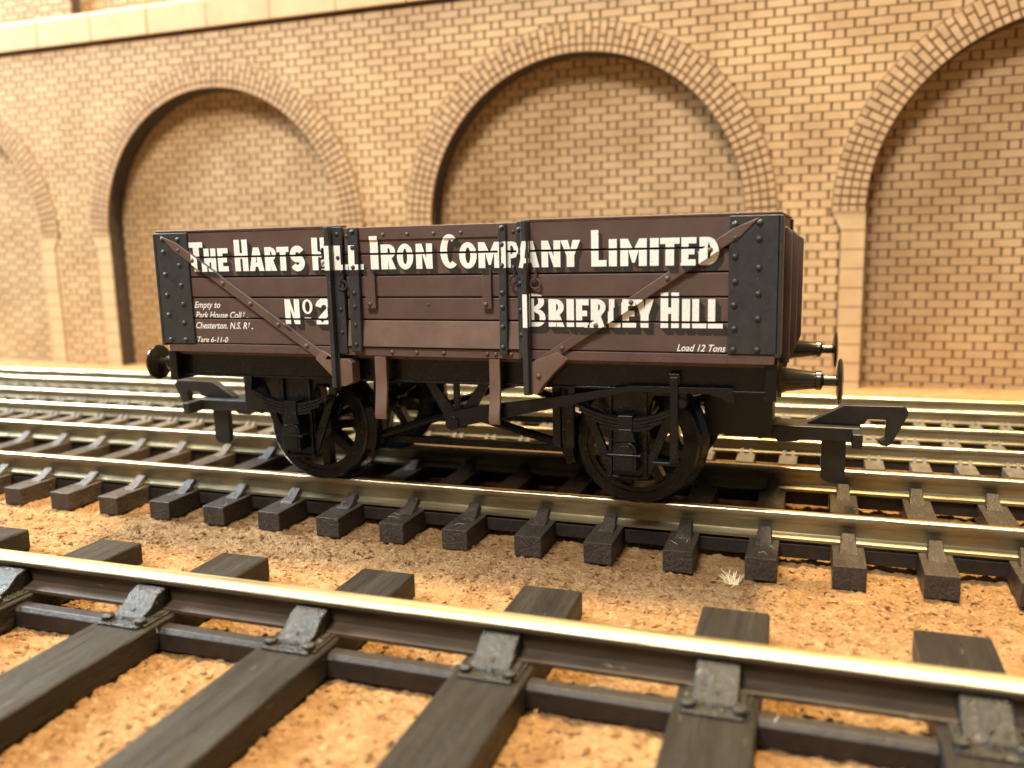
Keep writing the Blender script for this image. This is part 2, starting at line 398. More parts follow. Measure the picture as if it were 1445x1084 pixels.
    for c in ARC:
        for s in (-1, 1):
            e = c+s*RIN
            for k in range(len(zq)-1):
                z1, z0 = zq[k]-0.09, zq[k+1]+0.09; wt, wb = (6.2, 4.4) if k == 0 else (4.4, 4.4)
                m = MB(); m.prism([(e, z0), (e+s*wb-s*.1, z0), (e+s*wt-s*.1, z1), (e, z1)] if s > 0 else [(e, z0), (e, z1), (e-wt+.1, z1), (e-wb+.1, z0)], YW-0.15, YW+0.3)
                org = Vector((e, YW, z0)); m.v = [(x-org.x, y-org.y, z-org.z) for x, y, z in m.v]
                o = m.build('quoin_stone', M_['stone'], wall, smooth=0); o.location = (org-WO)*MM
    # coping
    x = -136.4-17.4*7; sh = None
    while x < WX1-1:
        if sh is None:
            m = MB(); m.prism([(-0.9, 0), (7.8, 0), (7.8, ZT-ZC), (-0.2, ZT-ZC), (-0.9, ZT-ZC-0.9)], 0.12, 17.28, axis='x'); o = m.build('coping_stone', M_['stone'], wall, bevel=0.12); sh = o
        else: o = sh.copy(); col.objects.link(o)
        o.location = (Vector((x, YW+random.uniform(-.06, .06), ZC))-WO)*MM; x += 17.4
    m = MB(); m.box(WX0, WX1, YW+0.05, YW+0.3, ZC-0.55, ZC+0.02); wbuild(m, 'coping_shadow_line', M_['char'], smooth=0)  # near-black strip painted in as the shadow line beneath the coping
make_wall()

# ------------------------------------------------------------------ tracks
def rail_profile(head, foot, web, h, y, hh=None):
    hh = hh or 0.30*h; ft = 0.15*h
    return [(y-foot/2, -h), (y+foot/2, -h), (y+foot/2, -h+ft*.7), (y+web/2, -h+ft*1.5), (y+web/2, -hh*1.25), (y+head/2, -hh), (y+head/2, -0.16*head),
            (y+head*.44, -0.055*head), (y+head*.28, 0), (y-head*.28, 0), (y-head*.44, -0.055*head), (y-head/2, -0.16*head), (y-head/2, -hh), (y-web/2, -hh*1.25), (y-web/2, -h+ft*1.5), (y-foot/2, -h+ft*.7)]
def rail(track, oy, y, prof, x0, x1, sidemat, oz=0, top='rail'):
    n = len(prof); m = MB(); vs = []; NX = 60
    for k in range(NX+1):
        x = x0+(x1-x0)*k/NX; vs += [(x, py-oy, pz-oz) for py, pz in prof]
    m.v = vs
    for k in range(NX):
        for i in range(n):
            j = (i+1) % n; m.f.append((k*n+i, k*n+j, (k+1)*n+j, (k+1)*n+i)); m.mi.append(0 if i in (6, 7, 8, 9, 10) else 1)
    m.f += [tuple(range(n)), tuple(NX*n+i for i in reversed(range(n)))]; m.mi += [1, 1]
    return m.build('rail', [M_[top], sidemat], track, smooth=50)
def slab(m, x0, x1, y0, y1, z0, z1, jit=0.0):
    m.box(x0, x1, y0, y1, z0, z1)
RX0, RX1 = -300.0, 160.0

# -- the track that carries the wagon
oo = tag(empty('railway_track', (0, 0, -5)), 'brown sleepered model track with bright rails under the brown wagon', 'railway track')
for y in (-8.75, 8.75): rail(oo, 0, y, rail_profile(1.0, 2.3, 0.55, 2.70, y), RX0, RX1, M_['railside'], oz=-5)
def oo_sleeper():
    m = MB(); m.box(0, 2.92, -15.43, 15.43, 0.03, 2.26); s = m.build('sleeper', M_['sleeper'], oo, bevel=0.10)
    for y, sg in ((-8.75, -1), (-8.75, 1), (8.75, -1), (8.75, 1)):
        m = MB(); a = y+sg*0.55; b = y+sg*1.35; c = y+sg*3.3
        pr = [(a, 2.2), (c, 2.2), (c-sg*.1, 2.3), (c-sg*.9, 2.52), (b+sg*.25, 2.95), (a+sg*.3, 3.42), (a, 3.45)]
        m.prism(pr if sg > 0 else pr[::-1], 0.86, 2.08, axis='x')
        m.v = [(x+(0.24 if x > 1.4 else -0.24)*max(0, 1-(z-2.2)/0.75), yv, z) for x, yv, z in m.v]
        m.build('rail_chair', M_['sleeper'], s, bevel=0.10)
    return s
s0 = oo_sleeper(); X0, PIT = -62.02, 7.7416
for k in range(-17, 19):
    x = X0+k*PIT+random.uniform(-.12, .12)
    if k == -17: s0.location = (x*MM, 0, 0); s0.rotation_euler.z = random.uniform(-.006, .006)
    else:
        c = copy_tree(s0, oo, (x, random.uniform(-.1, .1), 0)); c.rotation_euler.z = random.uniform(-.008, .008)
for k in range(-17, 18):
    for y in (-9.1, 8.9):
        if k == -17 and y == -9.1:
            m = MB(); m.box(2.9, PIT+0.02, -0.75, 0.95, 0.55, 1.95); wb = m.build('sleeper_web', M_['web'], oo, bevel=0.06); wb.location = Vector((X0+k*PIT, y, 0))*MM
        else:
            c = wb.copy(); col.objects.link(c); c.location = Vector((X0+k*PIT, y, 0))*MM

# -- the large track in front
og = tag(empty('railway_track', (0, -56, -5)), 'large model track with wide black sleepers and chunky rail clips in front of the wagon', 'railway track')
for y in (-39.5, -72.6): rail(og, -56, y, rail_profile(2.0, 3.2, 0.9, 2.72, y, 0.62), RX0, RX1, M_['railbrown'], oz=-5, top='orail')
def o_sleeper():
    m = MB(); m.box(-5.35, 0, -28.4, 28.4, 0.0, 2.28); s = m.build('sleeper', M_['osleeper'], og, bevel=0.22, seg=3)
    for y, sg in ((16.5, -1), (16.5, 1), (-16.6, 1), (-16.6, -1)):
        m = MB()
        # base plate
        a, b = sorted((y+sg*0.9, y+sg*5.1)); m.box(-4.75, -0.75, a, b, 2.2, 2.50)
        # ramped ridge beside the clip
        a, b = sorted((y+sg*0.9, y+sg*4.6)); m.box(-0.68, -0.40, a, b, 2.2, 2.48)
        ch = m.build('rail_chair', M_['oplain'], s, bevel=0.10)
        m = MB(); pr = [(y+sg*0.55, 2.45), (y+sg*4.2, 2.45), (y+sg*4.0, 2.75), (y+sg*2.9, 3.15), (y+sg*1.9, 3.95), (y+sg*1.1, 4.18), (y+sg*0.55, 4.1)]
        m.prism(pr if sg > 0 else pr[::-1], -4.15, -1.25, axis='x')
        m.build('rail_clip', M_['oplain'], s, bevel=0.18, seg=3)
        m = MB()
        for bx in (-4.35, -1.05): m.lathe([(0, 0.5), (0.35, 0.48), (0.42, 0.36), (0.42, 0.0)], (bx, y+sg*4.3, 2.48), 'z', 10)
        m.rivet(-2.7, y+sg*3.2, 2.95, 0.28, 'z', 1)
        m.build('bolts', M_['oplain'], s)
    return s
s0 = o_sleeper(); OP = 15.66
for k in range(-8, 7):
    x = 2.55+k*OP+random.uniform(-.25, .25)
    if k == -8: s0.location = (x*MM, 0, 0)
    else:
        c = copy_tree(s0, og, (x, random.uniform(-.3, .3), 0)); c.rotation_euler.z = random.uniform(-.006, .006)
m = MB(); m.prism([(-0.8, 0), (0.8, 0), (0.8, 1.55), (0.45, 1.8), (-0.45, 1.8), (-0.8, 1.45)], -0.1, OP-5.2, axis='x')
wb = m.build('sleeper_web', M_['web'], og, bevel=0.08)
for k in range(-8, 6):
    for y in (13.6, -13.6):
        c = wb if (k == -8 and y > 0) else wb.copy()
        if c is not wb: col.objects.link(c)
        c.location = Vector((2.55+k*OP, y, 0.02))*MM

# -- two finer tracks between the wagon and the wall
def fine_track(name, label, ya, yb, pitch, wid, x0, x1, ext, chx):
    yc = (ya+yb)/2; t = tag(empty('railway_track', (0, yc, -3.5)), label, 'railway track')
    for y in (ya, yb): rail(t, yc, y, rail_profile(0.85, 1.7, 0.4, 1.9, y, 0.5), RX0, RX1, M_['railside'], oz=-3.5)
    m = MB(); h = (yb-ya)/2; m.box(-wid/2, wid/2, -h-ext, h+ext, 0.05, 1.55)
    s = m.build('sleeper', M_['dusty'], t, bevel=0.16, seg=3)
    for y in (-h, h):
        m = MB()
        for sg in (-1, 1):
            for cx in (-.34*wid, .16*wid):
                pr = [(y+sg*.3, 1.5), (y+sg*1.5, 1.5), (y+sg*1.0, 1.85), (y+sg*.5, 2.15), (y+sg*.3, 2.15)]
                m.prism(pr if sg > 0 else pr[::-1], cx, cx+.18*wid, axis='x')
        m.build('rail_chair', M_['dusty'], s)
    k = 0; x = x0
    while x < x1:
        if k == 0: s.location = (x*MM, 0, 0)
        else: copy_tree(s, t, (x+random.uniform(-.1, .1), 0, 0))
        k += 1; x += pitch
    for y in (-h, h):
        m = MB(); m.box(x0, x-pitch, y-.5, y+.5, 0.3, 1.35); m.build('sleeper_web', M_['web'], t)
    return t
fine_track('a', 'fine model track with grey brown sleepers just behind the wagon track', 22.65, 34.5, 5.28, 2.3, -87.8-5.28*18, 95, 5.2, 1)
fine_track('b', 'narrowest model track lying along the foot of the brick wall', 47.5, 56.7, 3.87, 1.7, 52.0-3.87*56, 100, 3.6, 1)

# ------------------------------------------------------------------ the wagon
wagon = tag(empty('goods_wagon', (0, 0, 0)), 'dark brown five plank open model wagon with cream lettering and black underframe', 'wagon')
W = 16.2; L = 33.4
SEAM = [28.95, 26.22, 24.05, 21.80, 19.50, 16.65]
G = 0.075
def yy(s, d): return s*(W+d)
def sbox(m, s, x0, x1, d0, d1, z0, z1):
    a, b = sorted((yy(s, d0), yy(s, d1))); m.box(x0, x1, a, b, z0, z1)

BR = {-1: ((-11.6, 14.75), (-32.6, 28.7)), 1: ((10.75, 15.05), (31.7, 28.75))}      # diagonal braces, x and z of both ends
def brace_dist(x, z, k):
    (xa, za), (xb, zb) = BR[k]; dx, dz = xb-xa, zb-za; l = math.hypot(dx, dz)
    t = ((x-xa)*dx+(z-za)*dz)/l; n = (-(x-xa)*dz+(z-za)*dx)/l
    return (abs(n), t, l)
BRW = 0.47
def depth(x, z):
    """how far the painted surface stands proud of the planks; None in a joint"""
    if -11.3 <= x <= -10.75 or 9.95 <= x <= 10.5: return 1.2
    if -11.7 <= x <= -9.65 or 9.3 <= x <= 10.55: return 0.45
    if -9.0 <= x <= -7.8 or 7.42 <= x <= 8.23: return 0.42+0.35*(28.93-z)/12.73
    if (-7.23 <= x <= -6.09 or 5.64 <= x <= 6.59) and 20.69 <= z <= 24.64: return 0.42
    for k in (-1, 1):
        n, t, l = brace_dist(x, z, k)
        if n < BRW and 0 < t < l: return 0.46
    if x < -29.1 or x > 29.1: return 0.3
    if z > 27.63 and -7.8 < x < 7.42: return 0.15
    for s in SEAM[1:5]:
        if abs(z-s) < G+0.03: return None
    return 0.0

def side(s):
    for (x0, x1) in ((-L, -9.9), (9.9, L)):
        for k in range(5):
            m = MB(); sbox(m, s, x0, x1, -0.65, random.uniform(-.02, .02), SEAM[k+1]+G, SEAM[k]-(G if k else 0)); m.build('plank', M_['brown'], wagon, bevel=0.09)
        m = MB(); sbox(m, s, x0, x1, -1.25, 0.12, 28.98, 29.22); m.build('capping_strip', M_['brown'], wagon, bevel=0.08)
    m = MB(); sbox(m, s, -L, L, -1.3, -0.62, 15.8, 28.9); m.build('side_lining', M_['lining'], wagon)
    # drop door
    m = MB(); sbox(m, s, -9.7, 9.4, -0.6, -0.3, 16.5, 28.9); door = m.build('drop_door', M_['lining'], wagon)
    for k in range(5):
        m = MB(); sbox(m, s, -9.6, 9.35, -0.45, 0.0, SEAM[k+1]+G, SEAM[k]-(G if k else 0))
        if k == 4: m.v = [(x, y+(s*0.42 if (abs(y) > W-0.1 and z < 18) else 0), z) for x, y, z in m.v]
        m.build('plank', M_['brown'] if k < 4 else M_['brown_bare_and_lit'], door, bevel=0.09)  # bottom plank coloured lighter for the light its tilted face catches
    m = MB(); sbox(m, s, -7.75, 7.38, -0.02, 0.15, 27.63, 28.93)
    m.build('door_top_rail', M_['brown'], door, bevel=0.06)
    m = MB()
    for x in (-5.0, -2.3, 0.6, 3.5): m.rivet(x, yy(s, 0.15), 28.15, 0.2, 'y', s)
    for x in (-9.3, 8.85): m.rivet(x, yy(s, 0.0), 28.1, 0.2, 'y', s)
    m.rivet(-0.4, yy(s, 0.0), 21.1, 0.14, 'y', s)
    m.build('rivets', M_['brown'], door)
    for (x0, x1) in ((-9.0, -7.8), (7.42, 8.23)):
        m = MB(); sbox(m, s, x0, x1, -0.02, 0.42, 16.2, 28.93)
        m.v = [(x, y+(s*0.35 if z < 18 and abs(y) > W+0.2 else 0), z) for x, y, z in m.v]
        st = m.build('door_strap', M_['charcoal'], door, bevel=0.10)
        m = MB()
        for z in (28.5, 26.9, 24.9, 22.3, 20.9, 19.0, 17.0): m.rivet((x0+x1)/2, yy(s, 0.42+0.35*(28.93-z)/12.73), z, 0.26, 'y', s)
        m.build('rivets', M_['charcoal'], st)
    for (x0, x1) in ((-7.23, -6.09), (5.64, 6.59)):
        m = MB(); sbox(m, s, x0, x1, -0.02, 0.42, 20.69, 24.64); m.rivet((x0+x1)/2-0.1, yy(s, 0.42), 21.15, 0.26, 'y', s)
        m.build('door_stop', M_['brown'], door, bevel=0.07)
    # curb rail
    m = MB(); sbox(m, s, -32.6, 33.2, -1.0, 0.16, 15.75, 16.63)
    for x in range(-31, 33, 3):
        if x < -12 or x > 12: sbox(m, s, x, x+0.12, 0.1, 0.22, 15.85, 16.5)
    cr = m.build('curb_rail', M_['brown'], wagon, bevel=0.07)
    m = MB()
    for x in (-4.6, -1.8, 1.2, 6.8, 5.9, 8.4): m.rivet(x, yy(s, 0.16), 16.2, 0.25, 'y', s)
    m.build('rivets', M_['brown'], cr)
    # corner plates
    for x0, x1 in ((-L-.05, -29.1), (29.1, L+.05)):
        m = MB(); sbox(m, s, x0, x1, -0.1, 0.3, 16.68, 28.93)
        sg = 1 if x0 > 0 else -1
        xa, xb = sorted((sg*(L-0.2), sg*(L+0.28))); a, b = sorted((yy(s, 0.3), yy(s, -3.2))); m.box(xa, xb, a, b, 16.4, 28.9)
        pl = m.build('corner_plate', M_['charcoal'], wagon, bevel=0.08)
        m = MB()
        xo, xi = (x0+1.15, x1-1.15) if x0 < 0 else (x1-1.75, x0+0.55)
        zo = (28.3, 26.9, 24.4, 22.1, 19.9, 17.1); zi = (28.2, 27.0, 25.4, 23.2, 21.1, 19.0, 17.1)
        for z in zo: m.rivet(xo, yy(s, 0.3), z, 0.30, 'y', s)
        for z in zi: m.rivet(xi+(random.uniform(-.05, .05)), yy(s, 0.3), z, 0.30, 'y', s)
        m.build('rivets', M_['charcoal'], pl)
    # diagonal braces
    for k in (-1, 1):
        (xa, za), (xb, zb) = BR[k]; dx, dz = xb-xa, zb-za; l = math.hypot(dx, dz); ux, uz = dx/l, dz/l; nx, nz = -uz, ux
        if k > 0: pass
        up = 1 if nz > 0 else -1
        poly = [(xa-nx*BRW, za-nz*BRW), (xb-nx*BRW*.35, zb-nz*BRW*.35), (xb+nx*BRW*.35, zb+nz*BRW*.35), (xa+nx*BRW, za+nz*BRW)]
        poly = [(xa-nx*BRW, za-nz*BRW), (xb-ux*2.2-nx*BRW, zb-uz*2.2-nz*BRW), (xb, zb), (xb-ux*2.2+nx*BRW, zb-uz*2.2+nz*BRW), (xa+nx*BRW, za+nz*BRW)]
        m = MB(); a, b = sorted((yy(s, -0.02), yy(s, 0.44))); m.prism(poly, a, b)
        br = m.build('diagonal_brace', M_['brace'], wagon, bevel=0.09, seg=2)
        m = MB()
        for t in (0.14, 0.30, 0.46, 0.62, 0.80): m.rivet(xa+dx*t, yy(s, 0.44), za+dz*t, 0.27, 'y', s)
        m.build('rivets', M_['brace'], br)
        # gusset at the foot of the post
        if k > 0: poly = [(10.45, 12.35), (11.25, 12.4), (11.75, 13.3), (12.6, 14.25), (14.3, 15.9), (13.2, 16.6), (11.0, 15.7), (10.45, 15.2)]
        else: poly = [(-9.2, 12.9), (-10.0, 12.5), (-11.1, 12.5), (-11.8, 13.6), (-12.6, 14.35), (-13.6, 15.3), (-12.8, 16.3), (-11.2, 15.4), (-9.6, 15.4), (-9.2, 15.0)]
        m = MB(); a, b = sorted((yy(s, -1.2), yy(s, 0.5))); m.prism(poly, a, b); m.rivet((11.3 if k > 0 else -11.5), yy(s, 0.5), 14.2, 0.28, 'y', s)
        m.build('post_gusset', M_['brown_bare_and_lit'], wagon, bevel=0.10)
    # T-section side posts
    for r0, r1, f0, f1 in ((-11.3, -10.75, -11.7, -9.65), (9.95, 10.5, 9.3, 10.55)):
        m = MB(); sbox(m, s, f0, f1, -0.05, 0.45, 15.9, 29.05); sbox(m, s, r0, r1, 0.3, 1.2, 12.35, 29.1); sbox(m, s, r0-.1, r1+.15, -1.5, 0.6, 12.3, 16)
        po = m.build('side_post', M_['charcoal'], wagon, bevel=0.10)
        m = MB(); xm = f1-0.5 if r0 < 0 else f0+0.3
        for z in (28.3, 25.9, 23.2, 20.6, 18.2): m.rivet(xm, yy(s, 0.45), z, 0.24, 'y', s)
        m.build('rivets', M_['charcoal'], po)
    # chained cotter pins
    for x, z, dd in ((11.1, 23.1, 0.35), (9.05, 23.4, 0.5), (-9.75, 23.1, 0.55), (-12.0, 25.4, 0.35)):
        m = MB(); m.torus((x, yy(s, dd), z), 0.48, 0.11); m.tube([(x, yy(s, dd), z+.5), (x+.08, yy(s, dd+.12), z+.9), (x-.02, yy(s, dd+.05), z+1.35)], 0.16, 6)
        m.torus((x+.02, yy(s, dd+.05), z+1.25), 0.24, 0.10, 'x', 10)
        m.build('cotter_pin', M_['brown' if x > 11 else 'charcoal'], wagon)
    # door springs hanging below
    for x0, x1, zb in ((-6.75, -5.42, 9.1), (6.0, 7.15, 9.1)):
        m = MB(); out = []; inn = []
        for t in range(11):
            z = 15.7-(15.7-zb)*t/10; d = -0.1+0.75*max(0, (t-4)/6)**1.5-0.35*max(0, (t-8.6)/1.4)**2
            out.append((yy(s, d+.2), z)); inn.append((yy(s, d-.2), z))
        pr = out+inn[::-1]; m.prism(pr if s > 0 else pr[::-1], x0, x1, axis='x')
        m.build('door_spring', M_['brown_bare_and_lit'], wagon, bevel=0.08)
    # solebar
    m = MB(); sbox(m, s, -32.4, 32.8, -2.9, -1.7, 12.75, 15.78); sbox(m, s, -32.4, 32.8, -2.9, -1.45, 12.75, 13.0); sbox(m, s, -32.4, 32.8, -2.9, -1.45, 15.55, 15.78)
    m.build('solebar', M_['black'], wagon, bevel=0.07)
    # running gear
    for xc in (-18.0, 19.5):
        yp = -2.9
        poly = [(-5.6, 12.8), (-2.0, 3.75), (2.0, 3.75), (5.6, 12.8)]
        hole1 = [(-4.4, 12.1), (-2.55, 12.1), (-2.0, 11.0), (-2.0, 6.2)]; hole2 = [(2.0, 6.2), (2.0, 11.0), (2.55, 12.1), (4.4, 12.1)]
        m = MB(); a, b = sorted((yy(s, yp), yy(s, yp+0.5)))
        m.prism([(x+xc, z) for x, z in poly], a, b, [[(x+xc, z) for x, z in hole1[::-1]], [(x+xc, z) for x, z in hole2[::-1]]])
        sbox(m, s, xc-1.9, xc-1.55, yp, yp+.9, 3.9, 12.6); sbox(m, s, xc+1.55, xc+1.9, yp, yp+.9, 3.9, 12.6); sbox(m, s, xc-2.0, xc+2.0, yp, yp+.75, 3.65, 3.95)
        m.build('axle_guard', M_['black'], wagon, bevel=0.06)
        m = MB(); n = 14
        for lf, hw in ((0, 5.5), (1, 4.6), (2, 3.6), (3, 2.5)):
            for k in range(n):
                def zc(x): return 9.75+1.75*(x/5.5)**2-0.34*lf
                xa = -hw+2*hw*k/n; xb = -hw+2*hw*(k+1)/n; y0, y1 = sorted((yy(s, -2.1), yy(s, -1.0)))
                m.add([(xc+xa, y0, zc(xa)), (xc+xb, y0, zc(xb)), (xc+xb, y1, zc(xb)), (xc+xa, y1, zc(xa)), (xc+xa, y0, zc(xa)+.27), (xc+xb, y0, zc(xb)+.27), (xc+xb, y1, zc(xb)+.27), (xc+xa, y1, zc(xa)+.27)],
                      [(0, 3, 2, 1), (4, 5, 6, 7), (0, 1, 5, 4), (2, 3, 7, 6)]+([(0, 4, 7, 3)] if k == 0 else [])+([(1, 2, 6, 5)] if k == n-1 else []))
        for sx in (-5.4, 5.4): m.lathe([(-.7, 0.45), (.7, 0.45)], (xc+sx, yy(s, -1.6), 11.7), 'y', 12); sbox(m, s, xc+sx-.35, xc+sx+.35, -2.3, -1.2, 11.7, 12.9)
        m.build('leaf_spring', M_['black'], wagon)
        m = MB(); sbox(m, s, xc-.75, xc+.75, -2.4, -0.8, 8.9, 10.35); a, b = sorted((yy(s, -2.4), yy(s, -0.75)))
        m.prism([(xc-1.05, 7.7), (xc+1.05, 7.7), (xc+.68, 9.0), (xc-.68, 9.0)], a, b)
        a, b = sorted((yy(s, -2.6), yy(s, -0.55)))
        m.prism([(xc-1.15, 4.8), (xc+1.15, 4.8), (xc+1.15, 7.2), (xc+.95, 7.55), (xc+.5, 7.72), (xc-.5, 7.72), (xc-.95, 7.55), (xc-1.15, 7.2)], a, b)
        a, b = sorted((yy(s, -0.6), yy(s, -0.42)))
        m.prism([(xc-.9, 5.0), (xc+.9, 5.0), (xc+.9, 7.1), (xc+.5, 7.45), (xc-.5, 7.45), (xc-.9, 7.1)], a, b)
        sbox(m, s, xc-1.65, xc+1.65, -1.9, -0.3, 6.38, 6.62)
        m.build('axlebox', M_['black'], wagon, bevel=0.09)
    # brake gear
    yb = -1.15
    m = MB(); p = [(0.4, 9.7), (5.5, 10.9), (12.4, 11.9), (20.0, 13.3), (29.6, 13.35)]; q = [(29.6, 11.9), (27.6, 12.75), (20.0, 12.75), (12.4, 10.8), (5.5, 9.2), (1.2, 8.2)]
    a, b = sorted((yy(s, yb), yy(s, yb+.45))); poly = p+q; m.prism(poly[::-1], a, b); m.build('brake_lever', M_['black'], wagon, bevel=0.06)
    m = MB(); sbox(m, s, 23.85, 24.6, -0.95, -0.45, 5.8, 14.3); sbox(m, s, 22.2, 24.6, -1.7, -0.45, 5.7, 6.05); sbox(m, s, 23.7, 24.75, -1.8, -0.6, 13.6, 14.6); m.build('lever_guard', M_['black'], wagon, bevel=0.07)
    m = MB(); a, b = sorted((yy(s, -2.6), yy(s, -2.1)))
    m.prism([(-2.2, 12.9), (0.7, 8.0), (2.3, 8.0), (5.2, 12.9), (4.1, 12.9), (1.5, 9.4), (-1.1, 12.9)][::-1], a, b); sbox(m, s, 1.1, 1.7, -2.6, -2.1, 9.2, 12.9)
    m.lathe([(-.9, .75), (.9, .75)], (1.5, yy(s, -1.4), 8.8), 'y', 14); m.build('brake_hanger', M_['black'], wagon, bevel=0.05)
    for xs, xw in ((-10.6, -18.0), (12.2, 19.5)):
        dr = 1 if xw > 0 else -1; m = MB(); a, b = sorted((s*10.2, s*7.6)); arc = []
        for t in range(7):
            an = math.radians(-20+40*t/6); arc.append((xw-dr*6.75*math.cos(an), 6.4+6.75*math.sin(an)))
        out = [(xw-dr*7.8*math.cos(math.radians(-20+40*t/6)), 6.4+7.8*math.sin(math.radians(-20+40*t/6))) for t in range(7)]
        pr = arc+out[::-1]; m.prism(pr if dr < 0 else pr[::-1], a, b)
        a, b = sorted((s*9.3, s*8.5)); m.box(xw-dr*7.6-.45, xw-dr*7.6+.45, a, b, 4.6, 12.8); m.build('brake_shoe', M_['black'], wagon, bevel=0.06)
        m = MB(); z0 = 8.8; x1 = xw-dr*8.0; m.tube([(1.5, s*9.0, z0-.6*dr), (x1, s*9.0, 5.6)], 0.48, 8); m.build('push_rod', M_['black'], wagon)
    for xh in (11.6, 13.0):
        m = MB(); sbox(m, s, xh, xh+.85, -3.6, -2.9, 6.3, 12.9); m.build('brake_hanger_bar', M_['black'], wagon, bevel=0.08)
    m = MB(); m.box(-10.5, 12, min(s*6.6, s*7.4), max(s*6.6, s*7.4), 4.3, 5.1); m.build('safety_bar', M_['black'], wagon, bevel=0.06)

side(-1); side(1)
# ends, headstocks, buffers, couplings
for e in (-1, 1):
    for k in range(5):
        m = MB(); xa, xb = sorted((e*(L-0.75), e*L)); m.box(xa, xb, -15.9, 15.9, SEAM[k+1]+G, SEAM[k]-(G if k else 0)); m.build('end_plank', M_['brown'], wagon, bevel=0.09)
    m = MB(); xa, xb = sorted((e*(L-1.3), e*(L-0.7))); m.box(xa, xb, -15.5, 15.5, 15.8, 28.9); m.build('end_lining', M_['lining'], wagon)
    m = MB(); xa, xb = sorted((e*(L-1.3), e*(L+.1))); m.box(xa, xb, -16, 16, 28.98, 29.2); m.build('end_capping', M_['brown'], wagon, bevel=0.08)
    for y0, y1, pr, zt in ((-10.2, -8.4, 0.85, 27.9), (-0.9, 0.9, 1.25, 27.6), (8.6, 10.4, 1.6, 27.2)):
        m = MB(); m.prism([(e*(L-.05), 14.6), (e*(L+pr*.75), 14.6), (e*(L+pr), 15.6), (e*(L+pr), zt-.6), (e*(L+pr*.5), zt), (e*(L-.05), zt)][::e], y0, y1)
        m.build('end_stanchion', M_['brown'], wagon, bevel=0.12)
    m = MB(); xa, xb = sorted((e*(L-1.0), e*(L+.05))); m.box(xa, xb, -15.9, 15.9, 12.35, 15.75); hs = m.build('headstock', M_['black'], wagon, bevel=0.1)
    for y in (-11.4, 11.4):
        m = MB(); m.box(*sorted((e*(L+.02), e*(L+.35))), y-1.5, y+1.5, 12.2, 15.3)
        m.lathe([(e*(L+.3), 1.35), (e*(L+.8), 1.12), (e*(L+3.3), 0.80), (e*(L+3.35), 0.92), (e*(L+3.8), 0.92), (e*(L+4.0), 0.5), (e*(L+5.3), 0.5)], (0, y, 13.7), 'x', 20)
        bu = m.build('buffer', M_['gloss'], wagon, bevel=0.05)
        m = MB(); m.lathe([(e*(L+5.05), 0.6), (e*(L+5.2), 1.6), (e*(L+5.3), 2.05), (e*(L+5.42), 2.12), (e*(L+5.58), 2.08), (e*(L+5.72), 1.4), (e*(L+5.78), 0.0)], (0, y, 13.65), 'x', 32)
        m.build('buffer_head', M_['gloss'], bu)
    # tension-lock coupling
    sx = (lambda x: x) if e > 0 else (lambda x: -x-0.4)
    m = MB(); m.box(*sorted((sx(29.5), sx(41.3))), -1.9, 1.9, 5.75, 7.22); m.box(*sorted((sx(40.4), sx(41.4))), -4.6, 4.6, 5.7, 7.17); m.box(*sorted((sx(26), sx(32.6))), -3.2, 3.2, 6.2, 12.8)
    m.prism([(sx(30.5), 6.2), (sx(31.2), 5.5), (sx(32.6), 5.9), (sx(33.2), 5.35), (sx(35.2), 5.5), (sx(35.8), 6.2)][::e], -1.7, 1.7)
    cp = m.build('coupling', M_['hook'], wagon, bevel=0.14)
    hk = [(36.0, 7.3), (39.6, 9.35), (45.4, 9.45), (45.85, 9.0), (45.85, 8.55), (44.4, 5.45), (44.0, 5.15), (43.3, 5.2), (43.15, 5.75), (43.75, 6.0), (43.8, 7.95), (42.0, 7.95), (41.6, 7.3)]
    m = MB(); pl = [(sx(x), z) for x, z in hk]; m.prism(pl if e < 0 else pl[::-1], -0.55, 0.55); m.build('coupling_hook', M_['hook'], cp, bevel=0.10)
    dr = [(37.55, 6.5), (40.0, 6.5), (40.0, 1.5), (39.7, 1.05), (39.2, 0.85), (38.4, 0.85), (37.85, 1.05), (37.55, 1.5)]
    m = MB(); pl = [(sx(x), z) for x, z in dr]; m.prism(pl if e < 0 else pl[::-1], -0.4, 0.4); m.build('coupling_dropper', M_['hook'], cp, bevel=0.08)
m = MB(); m.box(-L+.8, L-.8, -15.2, 15.2, 15.3, 16.3); m.build('floor', M_['brown'], wagon)
m = MB(); m.box(-31.5, 31.5, -11.8, -11.2, 13.2, 15.3); m.box(-31.5, 31.5, 11.2, 11.8, 13.2, 15.3)
for x in (-24, -9, 9, 24): m.box(x-.6, x+.6, -13, 13, 13.3, 15.3)
m.build('underframe', M_['black'], wagon)
